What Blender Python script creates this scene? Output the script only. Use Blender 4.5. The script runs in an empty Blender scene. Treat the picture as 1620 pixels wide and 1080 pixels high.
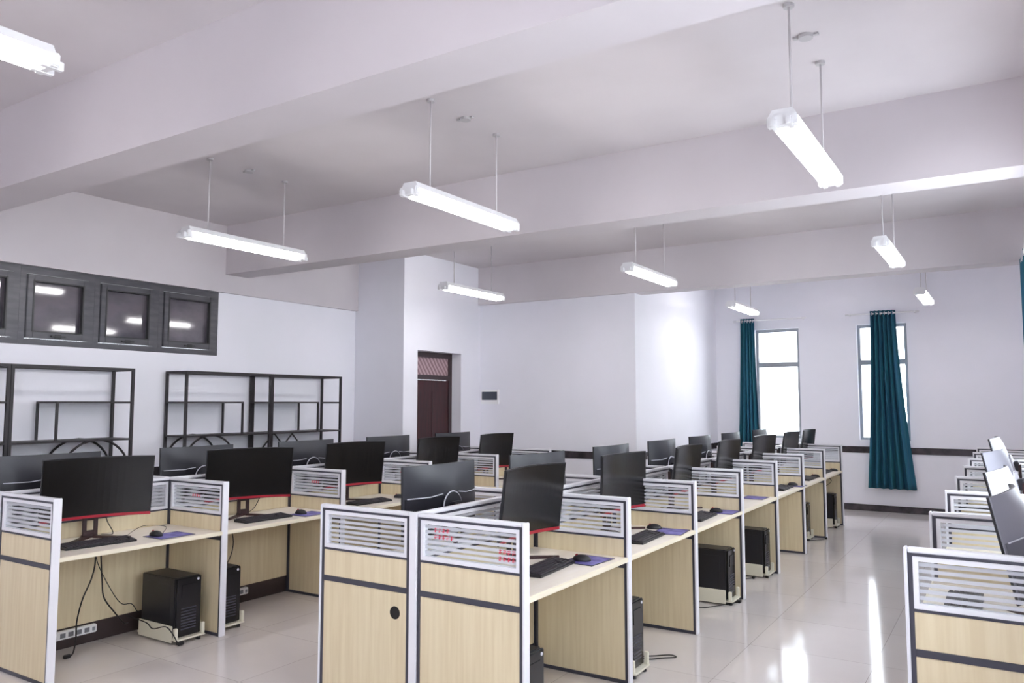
import bpy, bmesh, math, random
from mathutils import Vector, Matrix
random.seed(7)
S = bpy.context.scene
C = bpy.data.collections.new('computer_room'); S.collection.children.link(C)
PI = math.pi

# ------------------------------------------------------------------ camera
cam_d = bpy.data.cameras.new('camera'); cam = bpy.data.objects.new('camera', cam_d); C.objects.link(cam)
cam_d.sensor_width = 36; cam_d.lens = 1228.08 / 1620 * 36; cam_d.clip_start = 0.02
cam.location = (0, 0, 1.6835)
cam.rotation_euler = (PI / 2 + 0.0791, 0, 0.5677)
S.camera = cam
# ------------------------------------------------------------------ daylight, exposure
W = bpy.data.worlds.new('daylight'); S.world = W; W.use_nodes = True
bg = W.node_tree.nodes['Background']; bg.inputs[0].default_value = (0.86, 0.93, 1, 1); bg.inputs[1].default_value = 4.6
S.view_settings.view_transform = 'Standard'; S.view_settings.look = 'None'
S.view_settings.gamma = 1; S.view_settings.use_curve_mapping = False
EXPO = 1.3
TUBE_POWER = 14.0
S.view_settings.exposure = EXPO
S.cycles.max_bounces = 9; S.cycles.diffuse_bounces = 6; S.cycles.glossy_bounces = 4
S.cycles.transparent_max_bounces = 24; S.cycles.sample_clamp_indirect = 4


# ------------------------------------------------------------------ materials
def srgb(r, g, b):
    f = lambda c: (c / 255 / 12.92) if c / 255 <= 0.04045 else ((c / 255 + 0.055) / 1.055) ** 2.4
    return (f(r), f(g), f(b), 1)


def mat(name, col, rough=0.5, metal=0.0, spec=0.5, noise=None, emit=None, bump=None, coat=0):
    m = bpy.data.materials.new(name); m.use_nodes = True
    nt = m.node_tree; b = nt.nodes['Principled BSDF']
    b.inputs['Base Color'].default_value = col; b.inputs['Roughness'].default_value = rough
    b.inputs['Metallic'].default_value = metal; b.inputs['Specular IOR Level'].default_value = spec
    b.inputs['Coat Weight'].default_value = coat
    if emit:
        b.inputs['Emission Color'].default_value = emit[0]; b.inputs['Emission Strength'].default_value = emit[1]
    if noise or bump:
        tc = nt.nodes.new('ShaderNodeTexCoord'); mp = nt.nodes.new('ShaderNodeMapping')
        nt.links.new(tc.outputs['Object'], mp.inputs[0])
        n = nt.nodes.new('ShaderNodeTexNoise'); nt.links.new(mp.outputs[0], n.inputs[0])
    if noise:
        scale, col2, stretch = noise
        mp.inputs['Scale'].default_value = stretch
        n.inputs['Scale'].default_value = scale; n.inputs['Detail'].default_value = 5
        r = nt.nodes.new('ShaderNodeMix'); r.data_type = 'RGBA'
        r.inputs[6].default_value = col; r.inputs[7].default_value = col2
        mr = nt.nodes.new('ShaderNodeMapRange'); mr.inputs[1].default_value = 0.35; mr.inputs[2].default_value = 0.65
        nt.links.new(n.outputs[0], mr.inputs[0]); nt.links.new(mr.outputs[0], r.inputs[0])
        nt.links.new(r.outputs[2], b.inputs['Base Color'])
    if bump:
        bp = nt.nodes.new('ShaderNodeBump'); bp.inputs['Strength'].default_value = bump[1]
        n2 = nt.nodes.new('ShaderNodeTexNoise'); n2.inputs['Scale'].default_value = bump[0]
        nt.links.new(tc.outputs['Object'], n2.inputs[0])
        nt.links.new(n2.outputs[0], bp.inputs['Height']); nt.links.new(bp.outputs[0], b.inputs['Normal'])
    return m


M = {}
M['wall'] = mat('white_wall_paint', srgb(237, 236, 244), 0.6, noise=(1.3, srgb(233, 233, 240), (1, 1, 1)))
M['ceil'] = mat('ceiling_paint', srgb(210, 204, 207), 0.75, noise=(0.9, srgb(202, 196, 199), (1, 1, 1)))
M['beam'] = mat('beam_paint', srgb(210, 204, 208), 0.75, noise=(0.9, srgb(204, 198, 202), (1, 1, 1)))
M['marble'] = mat('black_marble_tile', srgb(38, 35, 40), 0.15, noise=(7, srgb(66, 60, 66), (1, 1, 1)))
M['board'] = mat('light_maple_laminate', srgb(225, 211, 179), 0.45, noise=(3, srgb(216, 200, 166), (14, 14, 0.7)))
M['desktop'] = mat('cream_laminate_desktop', srgb(238, 230, 219), 0.35, noise=(3, srgb(233, 224, 210), (9, 0.8, 9)))
M['edge'] = mat('maple_edge_banding', srgb(236, 228, 206), 0.4)
M['alu'] = mat('white_powder_coated_aluminium', srgb(232, 232, 238), 0.35)
M['dark'] = mat('charcoal_plastic_trim', srgb(62, 62, 74), 0.45)
M['kick'] = mat('dark_brown_cable_duct', srgb(58, 46, 46), 0.5)
M['black'] = mat('black_plastic', srgb(26, 26, 30), 0.4)
M['hole'] = mat('black_hole_lining', srgb(12, 10, 10), 0.6)
M['screen'] = mat('matt_black_display', srgb(9, 9, 12), 0.25, spec=0.5)
M['bezel'] = mat('dark_bezel', srgb(24, 24, 28), 0.35)
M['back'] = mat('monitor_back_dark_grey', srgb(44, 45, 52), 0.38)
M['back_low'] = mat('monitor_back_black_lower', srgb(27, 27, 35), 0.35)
M['back_glare'] = mat('monitor_back_painted_glare', srgb(132, 132, 142), 0.4)  # base lightened: window glare on these backs put into the colour
M['back_glare_low'] = mat('monitor_back_painted_glare_lower', srgb(98, 98, 108), 0.4)  # lower back panel, lightened by the same painted window glare
M['ring'] = mat('pale_ring_plastic', srgb(205, 205, 215), 0.25)
M['red'] = mat('red_chin_strip', srgb(165, 34, 52), 0.35)
M['stand'] = mat('dark_red_brown_stand', srgb(52, 28, 28), 0.4)
M['keys'] = mat('dark_keycaps', srgb(48, 44, 50), 0.5)
M['case'] = mat('black_steel_case', srgb(34, 34, 40), 0.35)
M['casef'] = mat('gloss_black_front', srgb(22, 22, 26), 0.2)
M['ivory'] = mat('ivory_plastic', srgb(226, 222, 205), 0.4)
M['white'] = mat('white_plastic', srgb(238, 238, 240), 0.35)
M['steel'] = mat('dark_rack_steel', srgb(26, 18, 24), 0.45)
M['shelf'] = mat('dark_shelf_board', srgb(32, 24, 30), 0.5)
M['winframe'] = mat('grey_anodised_frame', srgb(78, 77, 82), 0.35, metal=0.2, noise=(4, srgb(64, 63, 70), (1, 1, 6)))
M['frame2'] = mat('grey_window_frame', srgb(140, 144, 150), 0.4)
M['doorwood'] = mat('dark_red_wood', srgb(58, 18, 23), 0.3, noise=(4, srgb(40, 12, 16), (8, 8, 0.6)))
M['doorframe'] = mat('dark_brown_jamb', srgb(58, 44, 48), 0.4)
M['meter'] = mat('smoked_cover', srgb(62, 68, 78), 0.25)
M['cable'] = mat('black_rubber_cable', srgb(28, 24, 24), 0.5)
M['wire'] = mat('pale_steel_rod', srgb(206, 202, 204), 0.5)
M['rose'] = mat('grey_white_plastic', srgb(184, 182, 184), 0.5)
M['tube'] = mat('lit_fluorescent_tube', (1, 1, 1, 1), 0.4, emit=((1, 0.98, 0.97, 1), TUBE_POWER))
M['redink'] = mat('red_printed_ink', srgb(214, 70, 92), 0.6)
M['socket'] = mat('grey_socket_face', srgb(120, 120, 126), 0.5)
M['curtain'] = mat('teal_curtain_cloth', srgb(44, 92, 120), 0.8, noise=(3, srgb(40, 99, 112), (6, 6, 0.4)), spec=0.25)


def floor_mat():
    m = mat('polished_cream_tiles', srgb(206, 198, 196), 0.09, spec=0.5)
    nt = m.node_tree; b = nt.nodes['Principled BSDF']
    tc = nt.nodes.new('ShaderNodeTexCoord')
    br = nt.nodes.new('ShaderNodeTexBrick'); br.offset = 0
    br.inputs['Scale'].default_value = 1.0; br.inputs['Mortar Size'].default_value = 0.0022
    br.inputs['Brick Width'].default_value = 0.8; br.inputs['Row Height'].default_value = 0.8
    br.inputs['Color1'].default_value = srgb(222, 216, 214); br.inputs['Color2'].default_value = srgb(217, 210, 207)
    br.inputs['Mortar'].default_value = srgb(180, 172, 168)
    nt.links.new(tc.outputs['Object'], br.inputs[0])
    n = nt.nodes.new('ShaderNodeTexNoise'); n.inputs['Scale'].default_value = 2.2; n.inputs['Detail'].default_value = 6
    nt.links.new(tc.outputs['Object'], n.inputs[0])
    mx = nt.nodes.new('ShaderNodeMix'); mx.data_type = 'RGBA'; mx.blend_type = 'MULTIPLY'; mx.inputs[0].default_value = 0.12
    nt.links.new(br.outputs[0], mx.inputs[6]); nt.links.new(n.outputs[0], mx.inputs[7])
    nt.links.new(mx.outputs[2], b.inputs['Base Color'])
    return m


M['floor'] = floor_mat()


def stripe_glass():
    """clear pane printed with frosted horizontal bands, repeated up the height of the pane"""
    m = bpy.data.materials.new('banded_frosted_glass'); m.use_nodes = True
    nt = m.node_tree; nt.nodes.clear(); N = nt.nodes.new; Lk = nt.links.new
    out = N('ShaderNodeOutputMaterial'); tc = N('ShaderNodeTexCoord'); sp = N('ShaderNodeSeparateXYZ')
    Lk(tc.outputs['Object'], sp.inputs[0])
    a = N('ShaderNodeMath'); a.operation = 'DIVIDE'; a.inputs[1].default_value = 0.0262; Lk(sp.outputs['Z'], a.inputs[0])
    f = N('ShaderNodeMath'); f.operation = 'FRACT'; Lk(a.outputs[0], f.inputs[0])
    g = N('ShaderNodeMath'); g.operation = 'GREATER_THAN'; g.inputs[1].default_value = 0.46; Lk(f.outputs[0], g.inputs[0])
    dif = N('ShaderNodeBsdfDiffuse'); dif.inputs[0].default_value = srgb(226, 228, 236)
    trl = N('ShaderNodeBsdfTranslucent'); trl.inputs[0].default_value = srgb(226, 228, 236)
    m1 = N('ShaderNodeMixShader'); m1.inputs[0].default_value = 0.35; Lk(dif.outputs[0], m1.inputs[1]); Lk(trl.outputs[0], m1.inputs[2])
    tr = N('ShaderNodeBsdfTransparent'); tr.inputs[0].default_value = (0.93, 0.95, 0.95, 1)
    fr = N('ShaderNodeMixShader'); fr.inputs[0].default_value = 0.7; Lk(tr.outputs[0], fr.inputs[1]); Lk(m1.outputs[0], fr.inputs[2])
    gl = N('ShaderNodeBsdfGlossy'); gl.inputs['Roughness'].default_value = 0.05
    cl = N('ShaderNodeMixShader'); cl.inputs[0].default_value = 0.05; Lk(tr.outputs[0], cl.inputs[1]); Lk(gl.outputs[0], cl.inputs[2])
    mx = N('ShaderNodeMixShader'); Lk(g.outputs[0], mx.inputs[0]); Lk(cl.outputs[0], mx.inputs[1]); Lk(fr.outputs[0], mx.inputs[2])
    Lk(mx.outputs[0], out.inputs[0])
    return m


M['stripes'] = stripe_glass()


def clear_glass():
    m = bpy.data.materials.new('clear_glass'); m.use_nodes = True
    nt = m.node_tree; nt.nodes.clear(); N = nt.nodes.new
    out = N('ShaderNodeOutputMaterial'); tr = N('ShaderNodeBsdfTransparent'); gl = N('ShaderNodeBsdfGlossy')
    gl.inputs['Roughness'].default_value = 0.02
    mx = N('ShaderNodeMixShader'); mx.inputs[0].default_value = 0.06
    nt.links.new(tr.outputs[0], mx.inputs[1]); nt.links.new(gl.outputs[0], mx.inputs[2]); nt.links.new(mx.outputs[0], out.inputs[0])
    return m


M['clear'] = clear_glass()
M['darkglass'] = mat('dark_corridor_glass', srgb(98, 92, 100), 0.06, spec=1.0, noise=(2.2, srgb(60, 58, 68), (1, 1, 1.5)), coat=0.6)


def lattice_glass():
    m = mat('patterned_transom_glass', srgb(150, 118, 124), 0.3)
    nt = m.node_tree; b = nt.nodes['Principled BSDF']
    tc = nt.nodes.new('ShaderNodeTexCoord'); mp = nt.nodes.new('ShaderNodeMapping'); mp.inputs['Rotation'].default_value = (0.9, 0, 0)
    w = nt.nodes.new('ShaderNodeTexWave'); w.bands_direction = 'Z'; w.inputs['Scale'].default_value = 5; w.inputs['Distortion'].default_value = 2
    nt.links.new(tc.outputs['Object'], mp.inputs[0]); nt.links.new(mp.outputs[0], w.inputs[0])
    r = nt.nodes.new('ShaderNodeMix'); r.data_type = 'RGBA'; r.inputs[6].default_value = srgb(128, 98, 106); r.inputs[7].default_value = srgb(184, 158, 162)
    nt.links.new(w.outputs[0], r.inputs[0]); nt.links.new(r.outputs[2], b.inputs['Base Color'])
    return m


M['lattice'] = lattice_glass()


def pad_mat():
    m = mat('purple_mouse_pad', srgb(70, 58, 130), 0.6, noise=(14, srgb(132, 128, 190), (1, 1, 1)))
    return m


M['pad'] = pad_mat()


# ------------------------------------------------------------------ mesh helpers
class MB:
    def __init__(s): s.bm = bmesh.new()

    def box(s, x0, x1, y0, y1, z0, z1, bev=0, rot=None):
        r = bmesh.ops.create_cube(s.bm, size=1)
        vs = r['verts']
        sx, sy, sz = x1 - x0, y1 - y0, z1 - z0
        for v in vs:
            v.co = Vector(((x0 + x1) / 2 + v.co.x * sx, (y0 + y1) / 2 + v.co.y * sy, (z0 + z1) / 2 + v.co.z * sz))
        if bev:
            es = {e for v in vs for e in v.link_edges}
            rr = bmesh.ops.bevel(s.bm, geom=list(es), offset=min(bev, abs(sx) / 2.2, abs(sy) / 2.2, abs(sz) / 2.2), segments=2, affect='EDGES')
            vs = list({v for f in rr['faces'] for v in f.verts} | {v for v in vs if v.is_valid})
        if rot:
            for v in vs: v.co = rot @ v.co
        return s

    def cyl(s, a, b, r, seg=14, r2=None):
        a, b = Vector(a), Vector(b); d = b - a
        q = d.to_track_quat('Z', 'Y').to_matrix().to_4x4()
        bmesh.ops.create_cone(s.bm, cap_ends=True, segments=seg, radius1=r, radius2=r if r2 is None else r2, depth=d.length,
                              matrix=Matrix.Translation((a + b) / 2) @ q)
        return s

    def tube(s, pts, r, seg=8, smooth=5):
        P = [Vector(p) for p in pts]
        if smooth and len(P) > 2:
            Q = []
            E = [P[0] * 2 - P[1]] + P + [P[-1] * 2 - P[-2]]
            for i in range(1, len(E) - 2):
                for k in range(smooth):
                    t = k / smooth; p0, p1, p2, p3 = E[i - 1], E[i], E[i + 1], E[i + 2]
                    Q.append(0.5 * ((2 * p1) + (p2 - p0) * t + (2 * p0 - 5 * p1 + 4 * p2 - p3) * t * t + (3 * p1 - p0 - 3 * p2 + p3) * t ** 3))
            Q.append(P[-1]); P = Q
        rings = []
        up = Vector((0.13, 0.31, 0.94)).normalized()
        for i, p in enumerate(P):
            t = (P[min(i + 1, len(P) - 1)] - P[max(i - 1, 0)])
            if t.length < 1e-9: t = Vector((0, 0, 1))
            t.normalize(); u = t.cross(up)
            if u.length < 0.05: u = t.cross(Vector((1, 0, 0)))
            u.normalize(); w = t.cross(u)
            rings.append([s.bm.verts.new(p + r * (math.cos(2 * PI * k / seg) * u + math.sin(2 * PI * k / seg) * w)) for k in range(seg)])
        for i in range(len(rings) - 1):
            for k in range(seg):
                s.bm.faces.new((rings[i][k], rings[i][(k + 1) % seg], rings[i + 1][(k + 1) % seg], rings[i + 1][k]))
        s.bm.faces.new(rings[0][::-1]); s.bm.faces.new(rings[-1])
        return s

    def prism(s, poly, axis, a, b):
        """poly of 2-tuples extruded along axis from a to b"""
        def mk(p, h):
            return {'x': (h, p[0], p[1]), 'y': (p[0], h, p[1]), 'z': (p[0], p[1], h)}[axis]
        A = [s.bm.verts.new(mk(p, a)) for p in poly]; B = [s.bm.verts.new(mk(p, b)) for p in poly]
        n = len(poly)
        s.bm.faces.new(A[::-1]); s.bm.faces.new(B)
        for i in range(n): s.bm.faces.new((A[i], A[(i + 1) % n], B[(i + 1) % n], B[i]))
        return s

    def ellipsoid(s, c, r, seg=18):
        q = bmesh.ops.create_uvsphere(s.bm, u_segments=seg, v_segments=seg // 2, radius=1)
        for v in q['verts']: v.co = Vector((c[0] + v.co.x * r[0], c[1] + v.co.y * r[1], c[2] + v.co.z * r[2]))
        return s

    def build(s, name, m, parent=None, smooth=False, xf=None):
        if xf is not None: bmesh.ops.transform(s.bm, matrix=xf, verts=s.bm.verts)
        bmesh.ops.recalc_face_normals(s.bm, faces=s.bm.faces)
        me = bpy.data.meshes.new(name); s.bm.to_mesh(me); s.bm.free()
        me.materials.append(m)
        if smooth:
            for p in me.polygons: p.use_smooth = True
        o = bpy.data.objects.new(name, me); C.objects.link(o)
        if parent: o.parent = parent
        return o


def smooth_by_angle(o, ang=0.6):
    me = o.data
    for p in me.polygons: p.use_smooth = True
    me.update()
    bm = bmesh.new(); bm.from_mesh(me)
    for e in bm.edges:
        if len(e.link_faces) == 2 and e.calc_face_angle(0) > ang: e.smooth = False
    bm.to_mesh(me); bm.free()
    return o


def tag(o, label=None, cat=None, group=None, kind=None):
    if label: o['label'] = label
    if cat: o['category'] = cat
    if group: o['group'] = group
    if kind: o['kind'] = kind
    return o


def empty(name, loc=(0, 0, 0), rz=0):
    o = bpy.data.objects.new(name, None); C.objects.link(o); o.location = loc; o.rotation_euler = (0, 0, rz)
    o.empty_display_size = 0.1
    return o


def copy_tree(o, parent=None):
    c = o.copy(); C.objects.link(c)
    if parent: c.parent = parent
    for ch in list(o.children): copy_tree(ch, c)
    return c


def place(proto_state, loc, rz, label, group=None):
    """first use moves the prototype itself, later uses copy it"""
    root, used = proto_state
    o = copy_tree(root) if used else root
    proto_state[1] = True
    o.location = loc; o.rotation_euler = (0, 0, rz); o['label'] = label
    if group: o['group'] = group
    return o


def struct(name, mb, m, label, cat):
    o = mb.build(name, m); tag(o, label, cat, kind='structure'); return o


# ------------------------------------------------------------------ measures
LX = -7.80          # wall with the metal racks
JY = 8.08           # where that wall steps in
DX = -6.90          # wall with the door
FCY = 9.90          # wall facing the camera beside the door
AX = -4.30          # return wall into the window bay
FY = 13.42          # window wall
RX = 0.31           # side wall behind the window-side desks
BY = -4.0
H = 3.78
LAMP_Z = 3.10

# ------------------------------------------------------------------ room shell
struct('floor', MB().box(LX - .3, RX + .3, BY - .2, FY + .3, -0.1, 0), M['floor'], 'glossy cream tiled floor reflecting the windows', 'floor')
struct('ceiling', MB().box(LX - .3, RX + .3, BY - .2, FY + .3, H, H + .1), M['ceil'], 'plain white painted ceiling above the pendant lamps', 'ceiling')
T = 0.24
# rack wall, opening for the high window band
WY0, WY1, WZ0, WZ1 = 1.35, 5.80, 2.235, 2.985
w = MB(); w.box(LX - T, LX, BY, JY + .02, 0, WZ0); w.box(LX - T, LX, BY, WY0, WZ0, WZ1); w.box(LX - T, LX, WY1, JY + .02, WZ0, WZ1)
w.box(LX - T, LX, BY, JY + .02, WZ1, H)
struct('wall_left', w, M['wall'], 'white wall behind the black metal racks', 'wall')
struct('trim_1', MB().box(LX + .0005, LX + .05, BY, JY, WZ1, H), M['beam'], 'white beam face running above the high window band', 'beam')
# step
struct('wall_left_pier', MB().box(LX - T, DX, JY, JY + .25, 0, H), M['wall'], 'narrow white wall face stepping out beside the racks', 'wall')
# door wall
DY0, DY1, DZ = 8.38, 9.40, 2.42
w = MB(); w.box(DX - T, DX, JY + .25, DY0, 0, H); w.box(DX - T, DX, DY1, FCY + .25, 0, H); w.box(DX - T, DX, DY0, DY1, DZ, H)
struct('wall_left_doorway', w, M['wall'], 'white wall holding the dark red door', 'wall')
struct('wall_back_left', MB().box(DX + .0005, AX, FCY, FCY + .2, 0, H), M['wall'], 'white wall beside the door with the small breaker box', 'wall')
struct('wall_left_alcove', MB().box(AX - .2, AX, FCY + .2, FY, 0, H), M['wall'], 'bright white return wall next to the first curtain', 'wall')
# window wall with two openings
W1 = (-3.62, -2.90); W2 = (-2.01, -1.29); FZ0, FZ1 = 1.09, 2.93
w = MB()
w.box(AX - .2, W1[0], FY, FY + T, 0, H); w.box(W1[1], W2[0], FY, FY + T, 0, H); w.box(W2[1], RX + .2, FY, FY + T, 0, H)
for a, b in (W1, W2): w.box(a, b, FY, FY + T, 0, FZ0); w.box(a, b, FY, FY + T, FZ1, H)
struct('wall_far', w, M['wall'], 'white far wall with two tall narrow windows', 'wall')
# side wall behind the right desks, with window openings
RW = [(-2.4, -0.9), (1.2, 2.8), (4.9, 6.5), (8.0, 9.7)]
w = MB(); e = BY
for a, b in RW:
    w.box(RX, RX + T, e, a, 0, H); w.box(RX, RX + T, a, b, 0, FZ0); w.box(RX, RX + T, a, b, FZ1, H); e = b
w.box(RX, RX + T, e, FY, 0, H)
struct('wall_right', w, M['wall'], 'white side wall with windows behind the window-side desks', 'wall')
struct('wall_back', MB().box(LX - T, RX + T, BY - .2, BY, 0, H), M['wall'], 'white wall behind the viewpoint', 'wall')
# ceiling beams
for k, (y0, y1, lx, what) in enumerate(((2.60, 2.93, LX, 'first ceiling beam, crossing above the near end of the racks'), (5.85, 6.17, LX, 'middle ceiling beam, crossing above the rack corner'),
                                        (9.84, 10.14, AX, 'third ceiling beam, in line with the wall beside the door'))):
    struct('trim_%d' % (k + 2), MB().box(lx + .002 if k < 2 else DX, RX, y0, y1, 3.2, H), M['beam'], 'white ' + what, 'beam')
# black marble rails and skirtings
def rail(n, pts, z0, z1, lab, proud=.014):
    w = MB()
    for (x0, x1, y0, y1) in pts: w.box(x0, x1, y0, y1, z0, z1)
    struct(n, w, M['marble'], lab, 'trim' if 'trim' in n else 'skirting')
P_ = .014
rail('trim_5', [(LX + .0006, LX + P_, BY, JY)], .90, 1.0, 'black marble rail along the rack wall')
rail('trim_6', [(DX, AX, FCY - P_, FCY - .0006)], .90, 1.0, 'black marble rail on the wall beside the door')
rail('trim_7', [(AX + .0006, RX, FY - P_, FY - .0006)], .90, 1.0, 'black marble rail under the tall windows')
rail('trim_8', [(AX + .0006, AX + P_, FCY, FY)], .90, 1.0, 'black marble rail on the return wall')
rail('trim_9', [(RX - P_, RX - .0006, BY, FY)], .90, 1.0, 'black marble rail along the side wall')
rail('baseboard_left', [(LX + .0006, LX + P_, BY, JY)], 0.0006, .10, 'black marble skirting below the racks')
rail('baseboard_door', [(DX, AX, FCY - P_, FCY - .0006)], 0.0006, .10, 'black marble skirting beside the door')
rail('baseboard_far', [(AX + .0006, RX, FY - P_, FY - .0006)], 0.0006, .10, 'black marble skirting below the teal curtains')
rail('baseboard_right', [(RX - P_, RX - .0006, BY, FY)], 0.0006, .10, 'black marble skirting along the side wall')

# ------------------------------------------------------------------ tall windows
def tall_window(n, a, b, z0, z1, label, face='y', at=FY, tz=2.33):
    r = empty(n, ((a + b) / 2, at + .1, z0) if face == 'y' else (at + .1, (a + b) / 2, z0), 0 if face == 'y' else PI / 2)
    tag(r, label, 'window', kind='structure')
    h = (b - a) / 2; H_ = z1 - z0; t = tz - z0
    f = MB()
    f.box(-h + .0005, -h + .045, -.04, .04, .0005, H_ - .0005); f.box(h - .045, h - .0005, -.04, .04, .0005, H_ - .0005)
    f.box(-h + .045, h - .045, -.04, .04, .0005, .05); f.box(-h + .045, h - .045, -.04, .04, H_ - .05, H_ - .0005)
    f.build('window_frame', M['frame2'], r)
    MB().box(-h + .045, h - .045, -.04, .04, t - .04, t + .04).build('transom_bar', M['frame2'], r)
    MB().box(-h + .045, h - .045, -.004, .004, .05, t - .04).build('glass_pane', M['clear'], r)
    MB().box(-h + .045, h - .045, -.004, .004, t + .04, H_ - .05).build('glass_pane', M['clear'], r)
    return r


tall_window('window_1', *W1, FZ0, FZ1, 'tall bright window beside the gathered teal curtain')
tall_window('window_2', *W2, FZ0, FZ1, 'tall bright window mostly hidden behind the middle teal curtain')
for k, (a, b) in enumerate(RW):
    tall_window('window_%d' % (3 + k), a, b, FZ0, FZ1, 'wide grey framed window in the side wall, number %d from the near end' % (k + 1), 'x', RX)
# sills
for k, (a, b) in enumerate((W1, W2)):
    struct('trim_%d' % (10 + k), MB().box(a, b, FY + .001, FY + .06, FZ0 + .0005, FZ0 + .012), M['white'], 'white sill of the %s tall window' % ('uncovered', 'curtained')[k], 'sill')

# ------------------------------------------------------------------ high window band
def high_window(n, y0, y1, label):
    r = empty(n, (LX - .05, (y0 + y1) / 2, WZ0)); tag(r, label, 'window', kind='structure')
    h = (y1 - y0) / 2 - .0005; Hh = WZ1 - WZ0 - .0005
    f = MB()
    f.box(-.04, .045, -h, -h + .055, .0005, Hh); f.box(-.04, .045, h - .055, h, .0005, Hh)
    f.box(-.04, .045, -h + .055, h - .055, .0005, .06); f.box(-.04, .045, -h + .055, h - .055, Hh - .07, Hh)
    f.build('window_frame', M['winframe'], r)
    s = MB(); a = h - .06; z0, z1 = .065, Hh - .075
    for (p, q, u, v) in ((-a, -a + .06, z0, z1), (a - .06, a, z0, z1), (-a + .06, a - .06, z0, z0 + .065), (-a + .06, a - .06, z1 - .06, z1)):
        s.box(-.02, .062, p, q, u, v, .004)
    sa = s.build('sash', M['winframe'], r)
    g = MB()
    for (p, q, u, v) in ((-a + .052, -a + .066, z0 + .06, z1 - .05), (a - .066, a - .052, z0 + .06, z1 - .05), (-a + .066, a - .066, z0 + .06, z0 + .072), (-a + .066, a - .066, z1 - .066, z1 - .054)):
        g.box(.03, .066, p, q, u, v)
    g.build('gasket', M['black'], r)
    MB().box(-.006, .006, -a + .06, a - .06, z0 + .065, z1 - .06).build('glass_pane', M['darkglass'], r)
    MB().box(.063, .085, -.07, .07, z0 + .018, z0 + .034, .004).box(.063, .078, -.03, .03, z0 + .008, z0 + .044, .004).build('handle', M['black'], r)


hw = [(5.04, 5.80), (4.33, 5.04), (3.62, 4.33), (2.86, 3.62), (2.10, 2.86), (1.35, 2.10)]
hl = ['high dark sash window in the band above the racks, at the door end', 'high dark sash window, second from the door end of the band',
      'high dark sash window, third from the door end of the band', 'high dark sash window, fourth from the door end, cut by the picture edge',
      'high dark sash window, fifth from the door end', 'high dark sash window at the near end of the band']
for k, ((a, b), l) in enumerate(zip(hw, hl)): high_window('window_%d' % (7 + k), a, b, l)

# ------------------------------------------------------------------ door
d = empty('door_1', (DX - .2, (DY0 + DY1) / 2, 0)); tag(d, 'dark red wooden door with a patterned glass transom', 'door', kind='structure')
h = (DY1 - DY0) / 2 - .001
f = MB(); f.box(-.03, .03, -h, -h + .07, 0.001, DZ - .001); f.box(-.03, .03, h - .07, h, 0.001, DZ - .001)
f.box(-.03, .03, -h + .07, h - .07, DZ - .075, DZ - .001); f.box(-.03, .03, -h + .07, h - .07, 2.02, 2.09)
f.build('door_frame', M['doorframe'], d)
lf = MB().box(-.022, .018, -h + .073, h - .073, .01, 2.017)
for (a, b, u, v) in ((-.34, -.04, 1.1, 1.85), (.04, .34, 1.1, 1.85), (-.34, -.04, .2, .95), (.04, .34, .2, .95)):
    lf.box(.018, .026, a, b, u, v, .004)
leaf = lf.build('door_leaf', M['doorwood'], d)
MB().box(-.006, .006, -h + .07, h - .07, 2.09, DZ - .075).build('transom_glass', M['lattice'], d)
MB().box(.018, .026, -h + .085, -h + .125, .93, 1.55, .003).build('lock_plate', M['frame2'], leaf)
MB().cyl((.026, -h + .105, 1.1), (.07, -h + .105, 1.1), .01).tube([(.066, -h + .105, 1.1), (.068, -h + .16, 1.1), (.062, -h + .22, 1.1)], .009).build('door_handle', M['black'], leaf, True)

# breaker box on the wall beside the door
x0, x1 = DX + .03, DX + .36
bb = empty('breaker_box', ((x0 + x1) / 2, FCY, 1.70)); tag(bb, 'small white breaker box with smoked cover on wall beside the door', 'breaker box')
MB().box(-.165, .165, -.028, -.0004, -.03, .19, .006).build('box_body', M['white'], bb)
MB().box(-.14, .14, -.036, -.028, .03, .155, .004).build('cover', M['meter'], bb)

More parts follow.
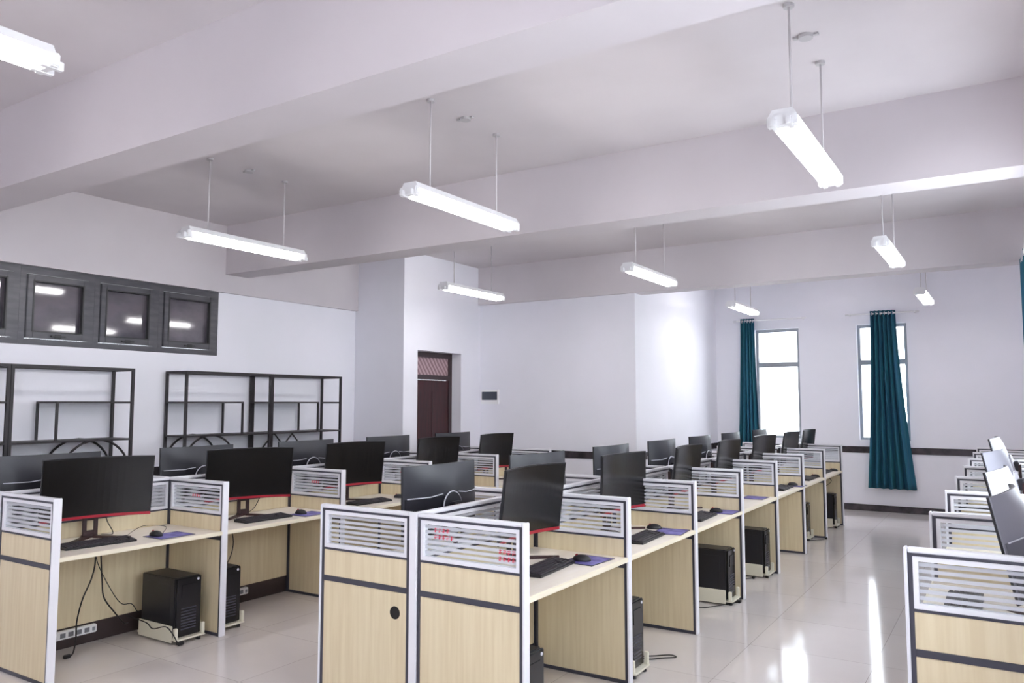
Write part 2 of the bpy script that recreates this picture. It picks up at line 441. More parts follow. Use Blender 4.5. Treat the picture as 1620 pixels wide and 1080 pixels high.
# ------------------------------------------------------------------ curtains
def curtain(label, a_top, a_bot, z0, z1, nfold, axis='y', at=FY - .1, amp=.05, seed=1, flare=1.6, cat='curtain', tie=None):
    rnd = random.Random(seed)
    ca = (a_top[0] + a_top[1]) / 2
    r = empty('curtain', (ca, at, z0) if axis == 'y' else (at, ca, z0), 0 if axis == 'y' else PI / 2)
    tag(r, label, cat, 'teal floor length curtains at the windows')
    sg = 1 if axis == 'y' else 1
    nu, nv = nfold * 10, 30
    ph = [rnd.uniform(-.5, .5) for _ in range(nfold + 2)]
    bm = bmesh.new(); G = []
    for j in range(nv + 1):
        t = j / nv                       # 0 top
        z = (z1 - z0) * (1 - t)
        s = t ** flare
        x0 = a_top[0] * (1 - s) + a_bot[0] * s - ca; x1 = a_top[1] * (1 - s) + a_bot[1] * s - ca
        if tie: x0 += tie * math.sin(PI * min(1, t * 1.0))
        row = []
        for i in range(nu + 1):
            u = i / nu
            k = u * nfold; w_ = ph[int(k)] * (1 - (k % 1)) + ph[min(int(k) + 1, nfold)] * (k % 1)
            y = amp * (0.75 + .5 * t) * math.sin(2 * PI * k + w_ * (0.4 + 2.4 * t)) + .01 * math.sin(7 * u + 5 * t)
            x = x0 + (x1 - x0) * u + .008 * math.sin(2 * PI * k * 2 + 3 * t)
            zz = z + (0.006 * math.sin(2 * PI * k) if j == nv else 0)
            row.append(bm.verts.new((x, -y, zz)))
        G.append(row)
    for j in range(nv):
        for i in range(nu): bm.faces.new((G[j][i], G[j][i + 1], G[j + 1][i + 1], G[j + 1][i]))
    mb = MB(); mb.bm.free(); mb.bm = bm
    o = mb.build('curtain_cloth', M['curtain'], r, True)
    md = o.modifiers.new('thickness', 'SOLIDIFY'); md.thickness = .003
    for i in range(nfold):
        x = a_top[0] - ca + (a_top[1] - a_top[0]) * (i + .5) / nfold
        MB().cyl((x - .006, 0, z1 - z0 - .045), (x + .006, 0, z1 - z0 - .045), .028, 16).build('eyelet', M['ring'], r)
    rl = a_top[1] - a_top[0]
    return r


curtain('narrow gathered teal curtain beside the bright tall window', (-3.83, -3.60), (-3.93, -3.53), .36, 3.12, 5, seed=2)
curtain('wide teal curtain hanging in front of the middle tall window, flared at the hem', (-1.79, -1.43), (-1.90, -1.23), .365, 3.13, 6, seed=5)
curtain('teal curtain on the side wall, only its edge in view', (8.75, 9.9), (8.75, 9.75), 1.2, 3.16, 9, axis='x', at=RX - .12, seed=9, amp=.03, tie=0)
for n, a, b, ax, lab in ((1, -3.95, -2.75, 'y', 'white curtain rod above the uncovered tall window'), (2, -2.15, -1.1, 'y', 'white curtain rod above the curtained tall window'), (3, 7.8, 10.0, 'x', 'white curtain rod along the side wall')):
    rr = empty('curtain_rod', (0, 0, 0)); tag(rr, lab, 'curtain rod', 'curtain rods over the windows')
    z = 3.085 if n < 3 else 3.115
    if ax == 'y':
        MB().cyl((a, FY - .1, z), (b, FY - .1, z), .012).build('rod', M['white'], rr, True)
        MB().box(a + .05, a + .07, FY - .112, FY - .001, z - .012, z + .012).build('bracket', M['white'], rr)
        MB().box(b - .07, b - .05, FY - .112, FY - .001, z - .012, z + .012).build('bracket', M['white'], rr)
    else:
        MB().cyl((RX - .12, a, z), (RX - .12, b, z), .012).build('rod', M['white'], rr, True)
        MB().box(RX - .13, RX - .001, a + .05, a + .07, z - .012, z + .012).build('bracket', M['white'], rr)
        MB().box(RX - .13, RX - .001, b - .07, b - .05, z - .012, z + .012).build('bracket', M['white'], rr)

# ------------------------------------------------------------------ pendant fluorescent lamps
def make_lamp():
    r = empty('pendant_lamp'); tag(r, 'x', 'ceiling lamp')
    L = .625
    MB().prism([(-.075, 0), (.075, 0), (.05, .045), (-.05, .045)], 'y', -L, L).build('lamp_housing', M['white'], r)
    for s in (-1, 1):
        MB().box(-.072, .072, s * L - .02, s * L + .02, -.048, .012, .006).box(-.038 - .014, -.038 + .014, s * L - .045, s * L + .045, -.05, -.012, .003).box(.038 - .014, .038 + .014, s * L - .045, s * L + .045, -.05, -.012, .003).build('end_cap', M['white'], r)
        MB().cyl((s * .038, -L + .045, -.034), (s * .038, L - .045, -.034), .0165, 16).build('fluorescent_tube', M['tube'], r, True)
    for s in (-1, 1):
        rod = MB().cyl((0, s * .41, .045), (0, s * .41, H - LAMP_Z - .0), .006, 10).build('suspension_rod', M['wire'], r, True)
        MB().cyl((0, s * .41, H - LAMP_Z - .018), (0, s * .41, H - LAMP_Z - .0005), .028, 18).build('ceiling_rose', M['rose'], rod)
    MB().cyl((0, 0, H - LAMP_Z - .02), (0, 0, H - LAMP_Z - .0005), .04, 18).box(-.07, -.045, -.012, .012, H - LAMP_Z - .012, H - LAMP_Z - .0005).box(.045, .07, -.012, .012, H - LAMP_Z - .012, H - LAMP_Z - .0005).build('junction_box', M['rose'], r)
    return r


lampP = [make_lamp(), False]
GL = 'twin tube lamps hung in rows from the ceiling'
lamp_rows = [('above the racks', -5.70), ('above the central desk row', -3.29), ('over the aisle by the side wall', -0.89)]
for yi, (y, ylab) in enumerate(((0.96, 'before the first beam'), (4.52, 'between first and middle beams'), (8.02, 'between middle and third beams'), (11.6, 'in the window bay'), (-2.4, 'at the near wall'))):
    for xi, (xl, x) in enumerate(lamp_rows):
        if yi == 3 and xi == 0: continue
        place(lampP, (x, y, LAMP_Z), 0, 'pendant lamp %s, %s' % (xl, ylab), GL)

# ------------------------------------------------------------------ racks
def make_rack(y0, y1, kind, mirror, label):
    """open steel shelf unit, against the wall, front towards the room"""
    d = .37; xb, xf = LX + .03, LX + .03 + d; Hr = 2.03; t = .026
    r = empty('metal_rack', (xb, y0, 0)); tag(r, label, 'shelf rack', 'black steel display racks')
    Wd = y1 - y0
    for xx in (0, d - t):
        for yy in (0, Wd - t):
            MB().box(xx, xx + t, yy, yy + t, 0, Hr).build('post', M['steel'], r)
    fr = MB()
    for z in (Hr - t,):
        for xx in (0, d - t): fr.box(xx, xx + t, t, Wd - t, z, z + t)
        for yy in (0, Wd - t): fr.box(t, d - t, yy, yy + t, z, z + t)
    fr.build('top_frame', M['steel'], r)
    def shelf(z, a, b, nm='shelf'):
        MB().box(0, d, a, b, z - .018, z, .002).build(nm, M['shelf'], r)
    e = .0005
    shelf(1.335, t + e, Wd - t - e); shelf(.98, t + e, Wd - t - e); shelf(.22, t + e, Wd - t - e); shelf(.60, t + e, Wd - t - e)
    if mirror: a, b = .345 * Wd, Wd - t - e; ya = a
    else: a, b = t + e, .655 * Wd; ya = b - .02
    shelf(1.70, a, b)
    for xx in (0, d - .02):
        MB().box(xx, xx + .02, ya, ya + .02, 1.335 + e, 1.682 - e).build('short_post', M['steel'], r)
    for yy in (0, Wd - t):
        MB().box(t + e, d - t - e, yy + .004, yy + t - .004, 1.68, 1.7).box(t + e, d - t - e, yy + .004, yy + t - .004, 1.317, 1.335).build('side_rail', M['steel'], r)
    cy = (Wd - .345) if mirror else .345
    for xx in (.012, d - .03):
        if kind == 'arch':
            R = .33
            pts = [(xx, cy + R * math.cos(PI * k / 16), 1.0 + R * math.sin(PI * k / 16)) for k in range(17)]
            MB().tube(pts, .011, 8, 1).build('arch', M['steel'], r, True)
        else:
            MB().tube([(xx, cy - .31, .99), (xx, cy, 1.31), (xx, cy + .31, .99)], .011, 8, 0).build('chevron', M['steel'], r)
    return r


make_rack(2.245, 3.395, 'chevron', True, 'open black steel rack cut by the picture edge, under the high windows')
make_rack(3.40, 4.55, 'arch', True, 'open black steel rack with arch, beside the one cut by the picture edge')
make_rack(5.13, 6.28, 'arch', False, 'open black steel rack with arch, left unit of the pair beside the pier')
make_rack(6.285, 7.435, 'chevron', False, 'open black steel rack with chevron braces, beside the wall step')

# ------------------------------------------------------------------ cubicle partitions
PH = 1.1065


def make_partition(L, post=True, kick=False, both=False, grommet=False, mark=None):
    """runs along +x from 0 to L, thickness along y, base at z 0"""
    r = empty('cubicle_partition'); tag(r, 'x', 'partition')
    e = L - .014 if post else L - .002
    s = .016 if both else .003
    top = MB().box(s, e, -.021, .021, 1.087, PH, .004)
    top.build('top_rail', M['alu'], r)
    if post: MB().box(L - .0135, L, -.025, .025, 0, PH + .001, .003).build('end_post', M['alu'], r)
    if both: MB().box(-.026, .0155, -.025, .025, 0, PH + .001, .003).build('end_post', M['alu'], r)
    dk = MB()
    dk.box(e - .017, e, -.019, .019, 0.001, 1.0865); dk.box(s, s + .017, -.019, .019, 0.001, 1.0865)
    i0, i1 = s + .0175, e - .0175
    dk.box(i0, i1, -.019, .019, 1.075, 1.0865); dk.box(i0, i1, -.019, .019, .857, .868)
    dk.box(i0, i1, -.02, .02, .684, .712)
    if not kick: dk.box(i0, i1, -.019, .019, 0.001, .022)
    dk.build('dark_seal', M['dark'], r)
    gf = MB(); w_ = .02
    for (a, b, u, v) in ((i0, i0 + w_, .8685, 1.0745), (i1 - w_, i1, .8685, 1.0745), (i0 + w_, i1 - w_, .8685, .8685 + w_), (i0 + w_, i1 - w_, 1.0745 - w_, 1.0745)):
        gf.box(a, b, -.017, .017, u, v)
    gf.build('glass_frame', M['alu'], r)
    g = MB().box(i0 + w_, i1 - w_, -.003, .003, .8885, 1.0545).build('striped_glass', M['stripes'], r)
    MB().box(i0, i1, -.015, .015, .7125, .8565).build('upper_board', M['board'], r)
    lb = MB().box(i0, i1, -.015, .015, .14 if kick else .0225, .6835).build('lower_board', M['board'], r)
    if kick: MB().box(i0, i1, -.008, .008, 0.001, .1395).build('kick_strip', M['kick'], r)
    if grommet:
        gm = MB(); gm.cyl((.10, -.0155, .575), (.10, .0155, .575), .03, 24)
        gm.build('cable_hole', M['hole'], lb, True)
        MB().cyl((.10, .0156, .575), (.10, .017, .575), .034, 24).build('hole_rim', M['hole'], lb)
    if mark:
        mk = MB(); rd = random.Random(3)
        for a, z, rows in mark:
            for q in range(rows):
                zz = z - q * .034
                for c in range(4 if q == 0 else 5):
                    x = a + c * .026
                    mk.box(x, x + .02, -.0046, -.0036, zz - .0015, zz + .0015)
                    mk.box(x, x + .019, -.0046, -.0036, zz + .008, zz + .011)
                    mk.box(x + .008 + rd.uniform(-.004, .004), x + .011, -.0046, -.0036, zz - .009, zz + .014)
                    mk.box(x + .002, x + .006, -.0046, -.0036, zz - .008, zz - .002)
        mk.build('red_slogan', M['redink'], g)
    return r


XM, YM = -1.980, 3.2141
XL, YL = -4.869, 2.5102
XR, YR = -0.383, 3.520
DP = .687; SP = 1.2
ordn = ['first', 'second', 'third', 'fourth', 'fifth', 'sixth', 'seventh', 'eighth', 'ninth']

P_half = [make_partition(DP - .026), False]
P_half_mark = [make_partition(DP - .026, mark=[(.27, .985, 1)]), False]
P_mid = [make_partition(SP - .0, post=False, kick=True), False]
GP = {'M': 'cubicle partitions of the central desk row', 'L': 'cubicle partitions of the desk row by the racks', 'R': 'cubicle partitions of the row along the side wall'}
rowname = {'M': 'central row', 'L': 'rack-side row', 'R': 'side-wall row'}


def partitions(row, X, Y, n, twoside=True):
    xc = X - DP if twoside else RX - .002
    for k in range(n + 1):
        y = Y + SP * k + .025
        where = ('at the near end of the %s' % rowname[row]) if k == 0 else ('at the far end of the %s' % rowname[row]) if k == n else \
            'between %s and %s desks of the %s' % (ordn[k - 1], ordn[k], rowname[row])
        if row == 'R':
            st = PR
            o = place(st, (xc - .001, y, 0), PI, 'striped-glass maple partition ' + where, GP[row])
            continue
        side = 'aisle side' if row == 'L' else 'side facing the windowed wall'
        if row == 'M' and k == 0:
            o = make_partition(DP - .026, mark=[(.10, 1.025, 2), (.50, .955, 2)]); o.location = (xc + .026, y, 0)
            tag(o, 'end partition at the near end of the central row, with red print on its glass', group=GP[row])
            o = make_partition(DP - .026, grommet=True); o.location = (xc - .026, y, 0)
            # runs the other way: mirrored about the centre line
            o.rotation_euler = (0, 0, PI)
            tag(o, 'end partition with a round black cable hole, near end of the central row', group=GP[row])
            continue
        st = P_half_mark if (row == 'L' and k in (1, 2, 3)) else P_half
        place(st, (xc + .026, y, 0), 0, 'striped-glass partition %s, %s half' % (where, 'aisle' if row == 'L' else 'side-wall'), GP[row])
        place(P_half, (xc - .026, y, 0), PI, 'striped-glass partition %s, %s half' % (where, 'rack' if row == 'L' else 'rack-facing'), GP[row])
    if twoside:
        for k in range(n):
            if k == 0:
                o = make_partition(SP - .001, post=False, kick=True, both=True)
                o.location = (xc, Y + .025, 0); o.rotation_euler = (0, 0, PI / 2)
                tag(o, 'spine partition behind the first desks of the %s, with the white near end post' % rowname[row], group=GP[row]); continue
            place(P_mid, (xc, Y + SP * k + .025, 0), PI / 2, 'striped-glass spine partition down the middle of the %s behind its %s desks' % (rowname[row], ordn[k]), GP[row])


PR = [make_partition(RX - .003 - XR), False]
partitions('M', XM, YM, 7)
partitions('L', XL, YL, 5)
partitions('R', XR, YR, 7, twoside=False)

# ------------------------------------------------------------------ desktops
def make_desk(depth):
    """origin under the rear edge centre, front towards +x"""
    r = empty('desk'); tag(r, 'x', 'desk')
    h = SP / 2 - .0155
    wt = MB().box(.0, depth - .012, -h, h, .725, .75, .003); wt.build('worktop', M['desktop'], r)
    MB().box(depth - .0115, depth, -h, h, .723, .7505, .003).build('edge_band', M['edge'], r)
    for s in (-1, 1): MB().box(.08, depth - .15, s * h - (.02 if s > 0 else 0), s * h + (.02 if s < 0 else 0), .700, .7245).build('bracket', M['alu'], r)
    MB().cyl((.06, -.45, .7505), (.06, -.45, .754), .03, 20).build('cable_grommet', M['dark'], r)
    return r


deskP = [make_desk(DP - .020), False]
deskR = [make_desk(RX - .02 - XR), False]
for row, X, Y, n in (('M', XM, YM, 7), ('L', XL, YL, 5)):
    for k in range(n):
        yc = Y + SP * k + .025 + SP / 2
        place(deskP, (X - DP + .018, yc, 0), 0, 'cream desktop, %s from the near end of the %s, %s side' % (ordn[k], rowname[row], 'aisle' if row == 'L' else 'side-wall'), 'cream desktops of the ' + rowname[row])
        place(deskP, (X - DP - .018, yc, 0), PI, 'cream desktop, %s from the near end of the %s, %s side' % (ordn[k], rowname[row], 'rack' if row == 'L' else 'rack-facing'), 'cream desktops of the ' + rowname[row])
for k in range(7):
    place(deskR, (RX - .018, YR + SP * k + .025 + SP / 2, 0), PI, 'cream desktop, %s from the near end of the side-wall row' % ordn[k], 'cream desktops of the side-wall row')

# ------------------------------------------------------------------ monitors
MW, MH, MR = .355, .42, 1.45
ZB = .145     # underside of the display above the desk


def cx_(u): return MR - math.sqrt(MR * MR - u * u)


def curved_slab(mb, u0, u1, z0, z1, xf, xb, n=16, bulge=None):
    """slab following the curve; xf/xb front and back offsets (functions of u,z allowed)"""
    nz = 6
    F, B = [], []
    fb = xb if callable(xb) else (lambda u, z: xb)
    for j in range(nz + 1):
        z = z0 + (z1 - z0) * j / nz
        F.append([mb.bm.verts.new((cx_(u) + xf, u, z)) for u in [u0 + (u1 - u0) * i / n for i in range(n + 1)]])
        B.append([mb.bm.verts.new((cx_(u) + fb(u, z), u, z)) for u in [u0 + (u1 - u0) * i / n for i in range(n + 1)]])
    f = mb.bm.faces.new
    for j in range(nz):
        for i in range(n):
            f((F[j][i], F[j][i + 1], F[j + 1][i + 1], F[j + 1][i])); f((B[j][i + 1], B[j][i], B[j + 1][i], B[j + 1][i + 1]))
        f((F[j][0], F[j + 1][0], B[j + 1][0], B[j][0])); f((F[j + 1][n], F[j][n], B[j][n], B[j + 1][n]))
    for i in range(n):
        f((F[0][i + 1], F[0][i], B[0][i], B[0][i + 1])); f((F[nz][i], F[nz][i + 1], B[nz][i + 1], B[nz][i]))
    return mb


def make_monitor(back, low, tilt=7, hub='back_low'):
    r = empty('curved_monitor'); tag(r, 'x', 'monitor')
    zc = ZB + MH * .45
    T_ = Matrix.Translation((0, 0, zc)) @ Matrix.Rotation(math.radians(tilt), 4, 'Y') @ Matrix.Translation((0, 0, -zc))
    z0, z1 = ZB, ZB + MH
    def bk(u, z):
        t = max(0, 1 - abs(u) / MW) ** .7; s = math.sin(PI * min(1, max(0, (z - z0) / MH))) ** .6 if z0 < z < z1 else 0
        return -.014 - .034 * t * s
    m_ = MB(); curved_slab(m_, -MW, MW, z0, z1, -.0095, bk)
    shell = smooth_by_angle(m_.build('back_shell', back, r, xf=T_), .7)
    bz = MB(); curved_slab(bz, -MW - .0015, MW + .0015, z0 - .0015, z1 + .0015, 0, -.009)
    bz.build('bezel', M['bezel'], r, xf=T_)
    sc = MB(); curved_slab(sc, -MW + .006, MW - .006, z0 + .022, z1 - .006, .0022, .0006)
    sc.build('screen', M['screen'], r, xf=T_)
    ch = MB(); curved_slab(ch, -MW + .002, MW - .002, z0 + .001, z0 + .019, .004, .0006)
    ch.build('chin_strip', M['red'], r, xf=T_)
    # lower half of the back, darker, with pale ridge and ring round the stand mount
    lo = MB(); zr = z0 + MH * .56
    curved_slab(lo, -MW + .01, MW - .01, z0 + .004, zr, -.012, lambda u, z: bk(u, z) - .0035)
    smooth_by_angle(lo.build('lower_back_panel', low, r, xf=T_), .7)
    zc2 = z0 + MH * .40; RR = .088
    pts = []
    for i in range(9):
        u = -MW + .02 + (MW - .02 - RR * .9) * i / 8
        pts.append((cx_(u) + bk(u, zr) - .006, u, zr + (.0 if i < 6 else .004 * (i - 5))))
    for i in range(1, 8):
        a = PI - PI * i / 8 * 1.0
        pts.append((cx_(0) - .058, RR * math.cos(a) * 1.0, zc2 + .004 + .09 * math.sin(a) + .012))
    for i in range(8, -1, -1):
        u = MW - .02 - (MW - .02 - RR * .9) * i / 8
        pts.append((cx_(u) + bk(u, zr) - .006, u, zr + (.0 if i < 6 else .004 * (i - 5))))
    rd = MB(); rd.tube(pts[:9], .0035, 6, 2); rd.tube(pts[-9:], .0035, 6, 2)
    rd.build('pale_ridge', M['ring'], r, True, xf=T_)
    rg = MB()
    rg.tube([(-.058, RR * math.cos(2 * PI * k / 28), zc2 + RR * math.sin(2 * PI * k / 28)) for k in range(29)], .0045, 8, 1)
    rg.build('mount_ring', M['ring'], r, True, xf=T_)
    hb = MB().cyl((-.04, 0, zc2), (-.066, 0, zc2), RR - .006, 28)
    hb.build('mount_hub', M[hub], r, xf=T_)
    MB().box(-.105, -.066, -.045, .045, zc2 - .05, zc2 + .03, .006).build('mount_block', M['back_low'], r, xf=T_)
    nk = MB()
    for s in (-1, 1): nk.box(-.12, -.098, s * .036 - .013, s * .036 + .013, .012, zc2 + .02, .003)
    nk.box(-.12, -.098, -.023, .023, zc2 - .06, zc2 + .02); nk.box(-.12, -.098, -.023, .023, .012, .05); nk.box(-.12, -.098, -.023, .023, .12, .135)
    nk.build('stand_neck', M['stand'], r)
    bs = MB()
    for s in (-1, 1): bs.prism([(-.135, s * .005), (-.10, s * .05), (.10, s * .20), (.115, s * .18), (-.07, s * .01)][::s], 'z', 0.0006, .014)
    bs.box(-.14, -.08, -.05, .05, 0.0006, .018, .004)
    bs.build('stand_foot', M['stand'], r)
    return r


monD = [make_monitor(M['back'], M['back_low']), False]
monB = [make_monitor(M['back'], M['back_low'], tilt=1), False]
mon_glare = [make_monitor(M['back_glare'], M['back_glare_low'], tilt=12, hub='ring'), False]


def R(a): return math.radians(a)


# screens facing the aisle/side wall (+x)
for k, (y, yaw) in enumerate(((3.03, -12), (4.30, -20), (5.51, -6), (6.79, -1), (7.93, 0))):
    place(monD, (-5.33, y, .75), R(yaw), 'black curved monitor facing the aisle, %s from the near end of the rack-side row' % ordn[k], 'monitors on the aisle side of the rack-side row')
for k, (y, yaw) in enumerate(((4.00, 1), (5.30, -2), (6.62, 2), (7.80, 0), (9.15, -5), (10.45, -2), (11.5, -1))):
    place(monB if k == 1 else monD, (-2.44, y, .75), R(yaw), 'curved monitor, screen towards the side wall, %s from the near end of the central row' % ordn[k], 'monitors on the side-wall side of the central row')
# backs towards the camera (-x screens)
for k, (y, yaw) in enumerate(((3.01, 180), (4.22, 180), (5.45, 180), (6.66, 180), (7.86, 180))):
    place(monB, (-5.85, y, .75), R(yaw), 'monitor seen from behind, %s from the near end of the rack-side row, racks beyond' % ordn[k], 'monitors on the rack side of the rack-side row')
for k, (y, yaw) in enumerate(((3.82, 180), (5.0, 176), (6.27, 180), (7.45, 180), (8.6, 180), (9.75, 180), (11.1, 180))):
    place(monB, (-2.92, y, .75), R(yaw), 'monitor seen from behind, %s from the near end of the central row' % ordn[k], 'monitors on the rack-facing side of the central row')
for k, (y, yaw, dz, mx) in enumerate(((4.05, 174, 0, .035), (5.35, 172.5, 0, .0), (6.75, 170, .03, -.03), (7.95, 177, .08, -.05))):
    # the last two stand a little higher on risers
    if dz:
        b_ = MB().box(-.1, .1, -.14, .14, .7508, .75 + dz, .003).build('monitor_riser', M['ivory']); b_.location = (mx + .10, y, 0)
        tag(b_, 'flat ivory riser under the %s monitor of the side-wall row' % ('third' if k == 2 else 'last'), 'monitor riser')
    place(mon_glare, (mx, y, .75 + dz), R(yaw), 'monitor with glare-painted pale back on the side-wall row, %s from the near end' % ordn[k], 'monitors with glare-painted pale backs along the side wall')

# ------------------------------------------------------------------ keyboards, mice, pads
def make_keyboard():
    r = empty('keyboard'); tag(r, 'x', 'keyboard')
    MB().prism([(-.075, 0.0006), (.075, 0.0006), (.075, .012), (-.075, .024)], 'y', -.225, .225).build('keyboard_body', M['black'], r)
    ks = MB()
    for j in range(6):
        for i in range(21):
            if i in (15, 19) and j in (1, 2) or (i == 16 and j == 3): continue
            x = .06 - j * .0225; y = -.207 + i * .0207
            z = .012 + (.075 - x) * .08
            if j == 0 and 4 < i < 10: continue
            ks.box(x - .009, x + .009, y - .009, y + .009, z, z + .007, 0)
    x = .06; ks.box(x - .009, x + .009, -.207 + 4.6 * .0207, -.207 + 9.4 * .0207, .0132, .0202)
    ks.build('keys', M['keys'], r)
    return r


def make_mouse():
    r = empty('mouse'); tag(r, 'x', 'mouse')
    m_ = MB().ellipsoid((0, 0, .004), (.058, .032, .034), 20)
    for v in m_.bm.verts:
        if v.co.z < .001: v.co.z = .001
    m_.build('mouse_shell', M['black'], r, True)
    MB().cyl((-.03, -.004, .030), (-.03, .004, .030), .009, 14).build('scroll_wheel', M['red'], r, True)
    return r


def make_pad():
    r = empty('mouse_pad'); tag(r, 'x', 'mouse pad')
    MB().box(-.105, .105, -.13, .13, .0006, .003, .001).build('pad_surface', M['pad'], r)
    e_ = MB()
    for a, b, u, v in ((-.108, -.1, -.133, .133), (.1, .108, -.133, .133), (-.1, .1, -.133, -.125), (-.1, .1, .125, .133)): e_.box(a, b, u, v, .0006, .0036)
    e_.build('stitched_edge', M['dark'], r)
    return r


kbP, msP, pdP = [make_keyboard(), False], [make_mouse(), False], [make_pad(), False]
Z = .7504
def kb(x, y, a, lab): place(kbP, (x, y, Z), R(a), lab, 'black keyboards on the desks')
def ms(x, y, a, lab, z=0): place(msP, (x, y, Z + z), R(a), lab, 'black mice on the desks')
def pd(x, y, a, lab): place(pdP, (x, y, Z), R(a), lab, 'purple mouse pads on the desks')


kb(-5.12, 2.93, -6, 'dark keyboard below the monitor on the first aisle-side desk of the rack-side row')
kb(-5.09, 4.27, -2, 'dark keyboard on the second aisle-side desk of the rack-side row')
kb(-5.10, 5.51, -3, 'dark keyboard on the third aisle-side desk of the rack-side row')
kb(-2.235, 3.87, 4, 'dark keyboard on the first side-wall side desk of the central row')
kb(-2.16, 5.08, 3, 'dark keyboard on the second side-wall side desk of the central row')
kb(-2.16, 6.25, 2, 'dark keyboard on the third side-wall side desk of the central row')
kb(-2.13, 8.82, 0, 'dark keyboard on the fifth side-wall side desk of the central row')
kb(-2.13, 10.08, 0, 'dark keyboard on the sixth side-wall side desk of the central row')
kb(-2.15, 11.2, 0, 'dark keyboard on the last side-wall side desk of the central row')
kb(-0.215, 4.22, 180, 'dark keyboard seen through the striped glass of the side-wall row')
pd(-5.04, 3.40, 0, 'purple mouse pad on the first aisle-side desk of the rack-side row')
ms(-5.09, 3.33, 8, 'black mouse at the edge of the purple pad, rack-side row, first desk', .0032)
pd(-5.02, 4.68, 0, 'purple mouse pad on the second aisle-side desk of the rack-side row')
ms(-5.07, 4.64, 8, 'black mouse on the second aisle-side desk of the rack-side row', .0032)
ms(-5.12, 5.95, 8, 'black mouse on the third aisle-side desk of the rack-side row')
pd(-2.15, 4.21, -4, 'purple picture mouse pad on the first side-wall side desk of the central row')
ms(-2.17, 4.17, 10, 'black mouse on the purple picture pad, first desk of the central row', .0032)
pd(-2.11, 5.46, 6, 'purple mouse pad under the corner of a keyboard, second desk of central row')
ms(-2.265, 5.52, 14, 'black mouse behind its keyboard on the second desk of the central row')
pd(-2.10, 6.68, 0, 'purple mouse pad on the third side-wall side desk of the central row')
ms(-2.15, 6.62, 0, 'black mouse on the third side-wall side desk of the central row', .0032)
pd(-2.15, 7.83, 0, 'lone mouse pad on the empty fourth side-wall side desk of the central row')
pd(-2.08, 9.22, 0, 'purple mouse pad on the fifth side-wall side desk of the central row')
ms(-2.10, 9.20, 0, 'black mouse on the fifth side-wall side desk of the central row', .0032)
ms(-2.10, 10.42, 0, 'black mouse on the sixth side-wall side desk of the central row')
ms(-2.07, 11.48, 0, 'black mouse on the last side-wall side desk of the central row')

# ------------------------------------------------------------------ towers and their stands
def make_tower():
    """front towards +x"""
    r = empty('computer_tower'); tag(r, 'x', 'computer')
    MB().box(-.40, -.006, -.10, .10, .0, .41, .006).build('case', M['case'], r)
    fp = MB().box(-.0055, .012, -.1, .1, .002, .408, .006).box(.012, .016, -.06, .06, .27, .36, .002).build('front_panel', M['casef'], r)
    MB().cyl((.012, .07, .385), (.016, .07, .385), .009, 16).build('power_button', M['ring'], fp)
    MB().box(-.37, -.06, -.0015 - .10, -.1002, .05, .36).build('side_panel', M['case'], r)
    sl = MB()
    for i in range(8): sl.box(.0122, .0135, -.06, .06, .05 + i * .02, .058 + i * .02)
    sl.build('vent_slots', M['dark'], fp)
    return r


def make_tower_stand():
    r = empty('tower_stand'); tag(r, 'x', 'tower stand')
    MB().box(-.42, .05, -.115, .115, .028, .04, .003).build('base_tray', M['ivory'], r)
    for s in (-1, 1):
        MB().box(-.40, -.01, s * .112 - .006, s * .112 + .006, .012, .125, .003).build('side_lip', M['ivory'], r)
        MB().box(.015, .04, s * .108 - .014, s * .108 + .010, .0402, .115, .003).build('front_upright', M['ivory'], r)
    for sx in (-.37, .02):
        for s in (-1, 1): MB().cyl((sx, s * .08, .0005), (sx, s * .08, .028), .016, 12).build('caster', M['black'], r, True)
    return r


twP, tsP = [make_tower(), False], [make_tower_stand(), False]
tow = [(-4.99, 3.53, 'under the first desk of the rack-side row', 0), (-5.00, 3.88, 'under the second desk of the rack-side row, behind the post', 0),
       (-2.05, 3.40, 'under the first desk of the central row', 0), (-2.03, 4.62, 'beside the second partition of the central row', 0),
       (-2.05, 6.66, 'under the third desk of the central row', 0), (-2.06, 7.86, 'under the fourth desk of the central row', 0),
       (-2.16, 10.2, 'under the sixth desk of the central row', 0), (-2.06, 11.42, 'under the last desk of the central row', 0)]
for x, y, l, a in tow:
    place(tsP, (x, y, 0), 0, 'ivory tray for the tower ' + l, 'ivory wheeled trays under the towers')
    place(twP, (x, y, .0404), 0, 'black computer tower ' + l, 'black computer towers under the desks')

# ------------------------------------------------------------------ power strips and cables
def strip(x, y, z, lab):
    r = empty('power_strip', (x, y, z)); tag(r, lab, 'power strip', 'white power strips on the cable duct')
    b_ = MB().box(0, .04, -.14, .14, 0, .055, .005).build('strip_body', M['white'], r)
    for i in range(4): MB().box(.0402, .042, -.115 + i * .055, -.08 + i * .055, .012, .043).build('socket', M['socket'], r)
    MB().box(.0402, .047, .105, .125, .015, .04, .002).build('switch', M['frame2'], r)


strip(-5.54, 3.03, .075, 'white power strip low on the spine panel, first desk of the rack-side row')
strip(-5.54, 4.33, .075, 'white power strip low on the spine panel, second desk of the rack-side row')


def cable(pts, lab, r=.0035, plug=None, group='black cables around the desks'):
    e_ = empty('cable', pts[0]); o_ = Vector(pts[0])
    tag(e_, lab, 'cable', group)
    MB().tube([Vector(p) - o_ for p in pts], r, 7, 6).build('cord', M['cable'], e_, True)
    if plug:
        p = Vector(pts[-1]) - o_
        MB().box(p.x - .012, p.x + .012, p.y - .022, p.y + .022, p.z - .006, p.z + .018, .004).build('plug', M['black'], e_)


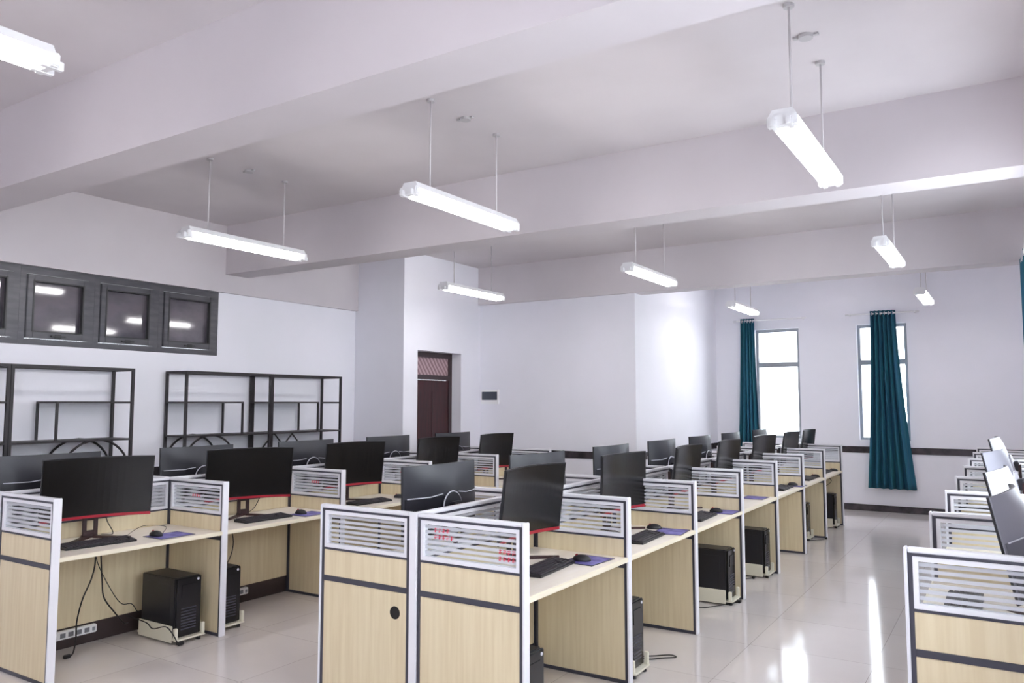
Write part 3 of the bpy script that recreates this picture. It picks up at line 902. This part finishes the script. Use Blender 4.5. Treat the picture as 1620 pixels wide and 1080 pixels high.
cable([(-5.42, 3.07, .72), (-5.40, 3.08, .60), (-5.40, 3.06, .48), (-5.40, 3.00, .34), (-5.42, 2.98, .2), (-5.44, 2.99, .08), (-5.36, 2.93, .012), (-5.32, 2.87, .008)], 'black cable dropping to a plug on the floor, first desk of rack-side row', .005, True)
cable([(-5.42, 3.12, .72), (-5.40, 3.12, .60), (-5.41, 3.14, .44), (-5.41, 3.16, .32), (-5.40, 3.24, .2), (-5.39, 3.30, .12), (-5.44, 3.36, .10)], 'thick black cable curving towards the tower, first desk of rack-side row', .005)
cable([(-5.42, 3.09, .72), (-5.41, 3.10, .58), (-5.41, 3.20, .38), (-5.40, 3.28, .26), (-5.40, 3.36, .24), (-5.41, 3.42, .17), (-5.38, 3.46, .2)], 'thin black cable looping behind the tower, first desk of rack-side row', .003)
cable([(-5.35, 3.29, .18), (-5.22, 3.36, .135), (-5.15, 3.37, .10), (-5.02, 3.38, .13), (-4.95, 3.39, .09), (-4.92, 3.41, .03), (-4.93, 3.44, .012)], 'black cable draped over the ivory tower tray, rack-side row', .004, True)
cable([(-5.45, 4.15, .72), (-5.42, 4.14, .55), (-5.40, 4.12, .42), (-5.42, 4.06, .30), (-5.45, 4.03, .25)], 'black cable hanging under the second desk of the rack-side row', .004)
cable([(-5.45, 4.22, .72), (-5.42, 4.24, .55), (-5.41, 4.20, .42), (-5.43, 4.12, .3), (-5.46, 4.08, .2)], 'second looping cable under the second desk of the rack-side row', .004)
cable([(-5.46, 3.15, .757), (-5.35, 3.17, .77), (-5.34, 3.12, .86), (-5.38, 3.12, .93)], 'thin cable rising to the first aisle-side monitor of the rack-side row', .003)
cable([(-5.18, 3.17, .765), (-5.26, 3.22, .757), (-5.3, 3.36, .80), (-5.24, 3.5, .785), (-5.12, 3.40, .758)], 'thin mouse cable looping over the first rack-side row desk', .002)
cable([(-5.45, 4.38, .757), (-5.40, 4.42, .80), (-5.38, 4.46, .88), (-5.37, 4.47, .93)], 'thin cable rising to the second aisle-side monitor of the rack-side row', .003)
cable([(-2.2, 4.84, .05), (-2.08, 4.90, .008), (-2.0, 4.98, .006), (-1.93, 5.05, .006), (-1.98, 5.07, .006), (-2.06, 5.0, .006), (-2.14, 4.93, .006)], 'black cable loop lying on the floor beside the second partition of the central row', .004)
cable([(-2.35, 6.28, .02), (-2.22, 6.34, .006), (-2.10, 6.50, .006), (-2.02, 6.66, .006), (-1.99, 6.70, .006)], 'black floor cable with a plug below the third tower of the central row', .004, True)
cable([(-2.35, 7.50, .02), (-2.22, 7.6, .006), (-2.14, 7.68, .006)], 'black floor cable with a plug below the fourth desk of the central row', .004, True)
cable([(-2.35, 9.95, .02), (-2.15, 10.1, .006), (-2.02, 10.25, .006), (-1.98, 10.36, .006)], 'black floor cable with a plug below the sixth desk of the central row', .004, True)
cable([(-2.2, 11.36, .72), (-2.1, 11.46, .62), (-2.2, 11.38, .52), (-2.25, 11.42, .47)], 'black cable hanging above the last tower of the central row', .004)
